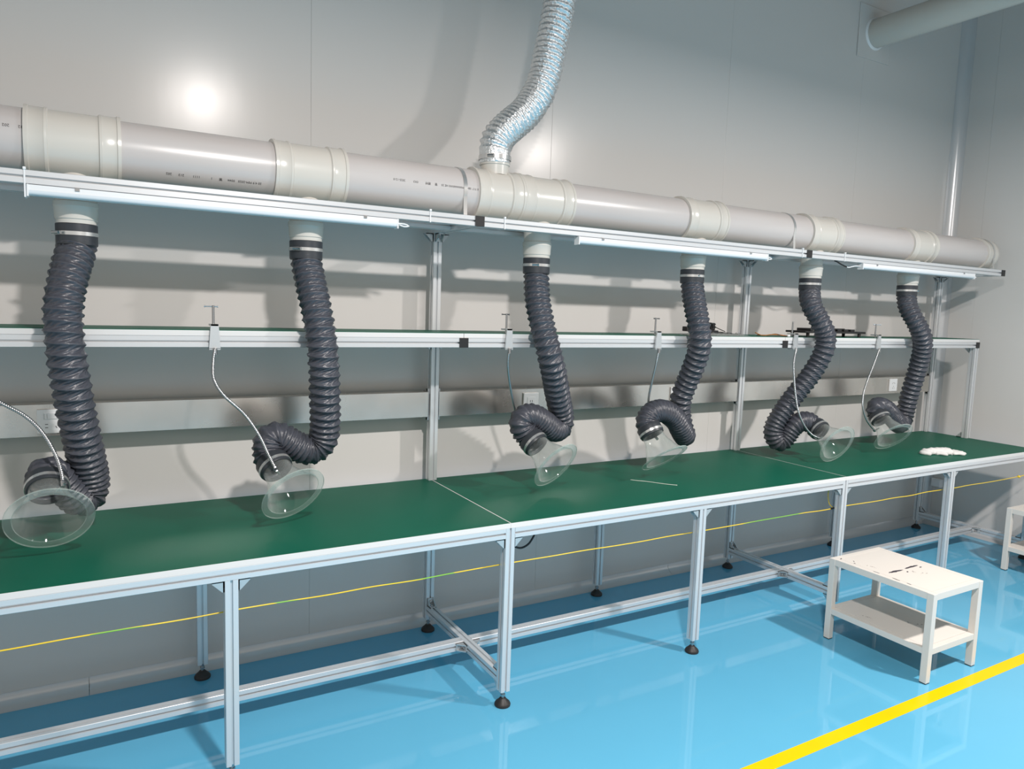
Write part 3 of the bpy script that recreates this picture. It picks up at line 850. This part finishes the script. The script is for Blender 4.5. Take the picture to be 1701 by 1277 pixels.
# paint worn off in ragged streaks on the first stool
def chip(cx, cy, w, l, rot, parent, z=0.4006):
    n = 22; V = []
    rr = random.Random(int(cx*1e4)+int(cy*1e4))
    for i in range(n):
        t = 2*math.pi*i/n; k = 0.55+0.6*rr.random()
        u, v = l*math.cos(t)*(0.8+0.25*rr.random()), w*math.sin(t)*k
        V.append((cx+u*math.cos(rot)-v*math.sin(rot), cy+u*math.sin(rot)+v*math.cos(rot)))
    VV = [(a, b, z) for a, b in V] + [(a, b, z-0.0008) for a, b in V]
    F = [tuple(range(n)), tuple(range(2*n-1, n-1, -1))] + [(i, (i+1) % n, (i+1) % n+n, i+n) for i in range(n)]
    obj('paint_chip', VV, F, M['chip'], parent)['label'] = 'dark patch of worn paint'
for cx, cy, w_, l_, r_ in ((1.818, -0.412, 0.0080, 0.054, -0.06), (1.945, -0.408, 0.0075, 0.055, 0.02), (1.865, -0.440, 0.004, 0.008, 0.5), (1.985, -0.430, 0.004, 0.010, 0.2),
                           (1.735, -0.190, 0.003, 0.010, 0.4), (1.760, -0.240, 0.003, 0.006, 0.9), (1.738, -0.260, 0.003, 0.006, 1.2), (1.722, -0.475, 0.0025, 0.020, 1.5), (1.722, -0.535, 0.0025, 0.012, 1.5), (1.722, -0.38, 0.002, 0.016, 1.6)):
    chip(cx, cy, w_, l_, r_, top1)

# ------------------------------------------------------------------ yellow-green earth wire under the bench
gw = thing('earth_wire', 'thin yellow and green earth wire strung along under the bench', 'wire', (1.0, 0.055, 0.50))
rw = random.Random(3); pts = []
for i in range(41):
    x = -2.2 + (3.90+2.2)*i/40
    pts.append((x, 0.0555+0.004*rw.random(), 0.5545+0.004*(rw.random()-0.5)))
V, F = tube(pts, 0.0024, 8, 0.02); obj('wire', V, F, M['wire'], gw, smooth=True)
V, F = tube([(2.0, 0.058, 0.555), (1.985, 0.075, 0.575), (1.983, 0.085, 0.62), (1.987, 0.085, 0.67)], 0.0022, 8, 0.01); obj('branch_wire', V, F, M['wire'], gw, smooth=True)
V, F = lathe([(0, 0.005), (0.035, 0.005)], (1.975, 0.0575, 0.5552), (1, 0, 0), 10); obj('splice', V, F, M['black'], gw, smooth='auto')
V, F = join(lathe([(-0.006, 0.006), (0, 0.010), (0.006, 0.006)], (3.885, 0.0575, 0.5552), (1, 0, 0.3), 10), lathe([(0, 0.0028), (0.05, 0.0028)], (3.89, 0.0575, 0.5555), (1, -0.1, 0.1), 8))
obj('knot', V, F, M['wire'], gw, smooth='auto')

# black cable loop below the table edge, right of the first seam leg
V, F = tube([(0.175, 0.085, 0.676), (0.163, 0.085, 0.650), (0.135, 0.085, 0.612), (0.095, 0.085, 0.600), (0.055, 0.085, 0.622), (0.040, 0.085, 0.660), (0.042, 0.085, 0.677)], 0.0042, 10, 0.006)
tag(obj('cable_loop', V, F, M['black'], None, smooth=True), 'short black cable loop hanging under the table beside the first seam leg', 'cable')

# ------------------------------------------------------------------ small things on shelf and bench
# crumpled white glove
gl = thing('work_glove', 'crumpled white cloth glove lying on the green bench top', 'glove', (3.17, 0.165, H))
def lump(name, pts, r0, r1, flat, seed):
    P, s = spline(pts, 0.006); f = s/s[-1]
    r = r0+(r1-r0)*f
    r = r*np.sqrt(np.clip(1-np.clip((f-0.88)/0.12, 0, 1)**2*0.9, 0.05, 1))*np.sqrt(np.clip(f/0.06, 0.15, 1))
    seg = 18
    rad = np.array([[r[i]*(1+0.30*noise.noise(Vector((P[i][0]*55+seed, P[i][1]*55, j*0.75)))) for j in range(seg)] for i in range(len(P))])
    V, F = sweep(P, rad, seg)
    V = np.array(V); V[:, 2] = (H+0.0006) + np.maximum(0, (V[:, 2]-(H+0.0006)))*flat
    return obj(name, V, F, M['cloth'], gl, smooth=True)
lump('palm', [(3.045, 0.205, H+0.012), (3.110, 0.200, H+0.014), (3.180, 0.170, H+0.014), (3.230, 0.150, H+0.012)], 0.032, 0.040, 0.75, 1)
lump('cuff', [(3.055, 0.170, H+0.010), (3.035, 0.200, H+0.012), (3.050, 0.228, H+0.010)], 0.020, 0.020, 0.8, 2)
for i, (a, b) in enumerate((((3.22, 0.178), (3.322, 0.150)), ((3.22, 0.158), (3.318, 0.122)), ((3.21, 0.140), (3.295, 0.094)), ((3.20, 0.125), (3.255, 0.078)), ((3.10, 0.172), (3.135, 0.115)))):
    mx, my = (a[0]+b[0])/2, (a[1]+b[1])/2
    lump('finger', [(a[0], a[1], H+0.008), (mx, my+0.004, H+0.012), (b[0], b[1], H+0.007)], 0.013, 0.010, 0.9, 5+i)

# black cable bundle on the shelf
cb = thing('cable_bundle', 'tangled bundle of thin black cables on the shelf behind the fourth hose', 'cables', (1.56, 0.58, ZSH))
rc = random.Random(5)
V, F = box((1.395, 0.590, ZSH+0.018), (1.440, 0.625, ZSH+0.043), 0.003); obj('plug', V, F, M['black'], cb)
V, F = box((1.485, 0.560, ZSH+0.004), (1.600, 0.625, ZSH+0.026), 0.003); obj('adapter', V, F, M['black'], cb)
V, F = box((1.560, 0.575, ZSH+0.026), (1.590, 0.610, ZSH+0.066), 0.005); obj('connector', V, F, M['black'], cb)
for i in range(13):
    a0 = rc.uniform(0, 6.28); pts = []
    n = rc.randint(6, 9)
    for j in range(n):
        t = a0+j*0.95
        pts.append((1.525+rc.uniform(0.02, 0.075)*math.cos(t), 0.590+rc.uniform(0.012, 0.05)*math.sin(t), ZSH+0.006+rc.uniform(0.0, 0.060)))
    V, F = tube(pts, 0.0024, 7, 0.006); obj('cable', V, F, M['black'], cb, smooth=True)
for pts in ([(1.44, 0.607, ZSH+0.03), (1.47, 0.60, ZSH+0.045), (1.52, 0.59, ZSH+0.06), (1.56, 0.59, ZSH+0.045)],
            [(1.585, 0.59, ZSH+0.05), (1.62, 0.58, ZSH+0.035), (1.66, 0.57, ZSH+0.020)],
            [(1.585, 0.58, ZSH+0.012), (1.64, 0.57, ZSH+0.012), (1.70, 0.575, ZSH+0.012), (1.76, 0.585, ZSH+0.006), (1.80, 0.60, ZSH+0.004)],
            [(1.58, 0.60, ZSH+0.010), (1.65, 0.60, ZSH+0.016), (1.72, 0.61, ZSH+0.010), (1.84, 0.63, ZSH+0.004)],
            [(1.535, 0.60, ZSH+0.05), (1.537, 0.60, ZSH+0.08), (1.533, 0.60, ZSH+0.108)],
            [(1.515, 0.60, ZSH+0.05), (1.510, 0.60, ZSH+0.070), (1.505, 0.595, ZSH+0.080)]):
    V, F = tube(pts, 0.0022, 7, 0.006); obj('cable', V, F, M['black'], cb, smooth=True)

# crumpled clear plastic bag under and around the bundle
bx0, bx1, by0, by1 = 1.30, 1.74, 0.455, 0.545
nx, ny = 60, 14; V, F = [], []
for layer in (0, 1):
    for i in range(nx+1):
        for j in range(ny+1):
            u, v = i/nx, j/ny
            e = min(1, 6*min(u, 1-u, v, 1-v)+0.03)
            z = ZSH+0.0008+(0.018*abs(noise.noise(Vector((u*13, v*5, 0))))+0.006)*e*layer
            V.append((bx0+(bx1-bx0)*u, by0+(by1-by0)*v, z))
st = (nx+1)*(ny+1)
for layer in (0, 1):
    for i in range(nx):
        for j in range(ny):
            a = layer*st+i*(ny+1)+j
            f = (a, a+ny+1, a+ny+2, a+1); F.append(f if layer else f[::-1])
tag(obj('plastic_bag', V, F, M['bag'], None, smooth=True), 'crumpled clear plastic bag on the shelf in front of the black cables', 'bag')

# orange lead with white connector
oc = thing('wire_lead', 'short orange and brown wire lead with white plug on the shelf', 'wire', (1.98, 0.47, ZSH))
V, F = tube([(1.885, 0.56, ZSH+0.018), (1.900, 0.52, ZSH+0.004), (1.935, 0.49, ZSH+0.010), (1.985, 0.475, ZSH+0.010), (2.035, 0.468, ZSH+0.005)], 0.0026, 8, 0.006); obj('wire', V, F, M['orange'], oc, smooth=True)
V, F = tube([(1.890, 0.55, ZSH+0.005), (1.920, 0.50, ZSH+0.006), (1.960, 0.482, ZSH+0.014), (2.000, 0.468, ZSH+0.006), (2.035, 0.462, ZSH+0.005)], 0.0026, 8, 0.006); obj('wire', V, F, M['brown'], oc, smooth=True)
V, F = box((2.033, 0.455, ZSH+0.0005), (2.055, 0.473, ZSH+0.011), 0.002); obj('plug', V, F, M['white'], oc)

# black slotted tray standing on small feet
bt = thing('black_tray', 'flat black plastic frame with feet on the shelf behind the fifth hose', 'tray', (2.51, 0.56, ZSH))
V, F = box((2.235, 0.500, ZSH+0.022), (2.800, 0.640, ZSH+0.034), 0.002); obj('plate', V, F, M['black'], bt)
for fx in (2.275, 2.52, 2.755):
    for fy in (0.513, 0.622):
        V, F = lathe([(0, 0.009), (0.0225, 0.010)], (fx, fy, ZSH), (0, 0, 1), 12); obj('foot', V, F, M['rubber'], bt, smooth='auto')
for i in range(7):
    xx = 2.30+i*0.062
    V, F = box((xx, 0.515, ZSH+0.034), (xx+0.040, 0.600, ZSH+0.047), 0.0015); obj('rib', V, F, M['black'], bt)
V, F = box((2.300, 0.600, ZSH+0.034), (2.735, 0.612, ZSH+0.050), 0.001); obj('back_lip', V, F, M['black'], bt)

# snippet of white thread on the bench
V, F = tube([(0.882, 0.375, H+0.002), (0.905, 0.345, H+0.002), (0.930, 0.322, H+0.002), (0.962, 0.275, H+0.002), (0.990, 0.235, H+0.002), (1.023, 0.201, H+0.002)], 0.0013, 6, 0.006)
tag(obj('thread_snippet', V, F, M['thread'], None, smooth=True), 'thin white thread lying on the middle green tabletop', 'thread')

# small white junction box low on the right wall, under the bench
jb = thing('junction_box', 'small white junction box on the right wall under the bench end', 'junction box', (XR-0.02, 0.74, 0.30))
V, F = box((XR-0.034, 0.705, 0.300), (XR-0.0005, 0.778, 0.362), 0.003); obj('housing', V, F, M['white'], jb)
V, F = box((XR-0.038, 0.709, 0.304), (XR-0.0335, 0.774, 0.358), 0.0015); obj('lid', V, F, M['white'], jb)
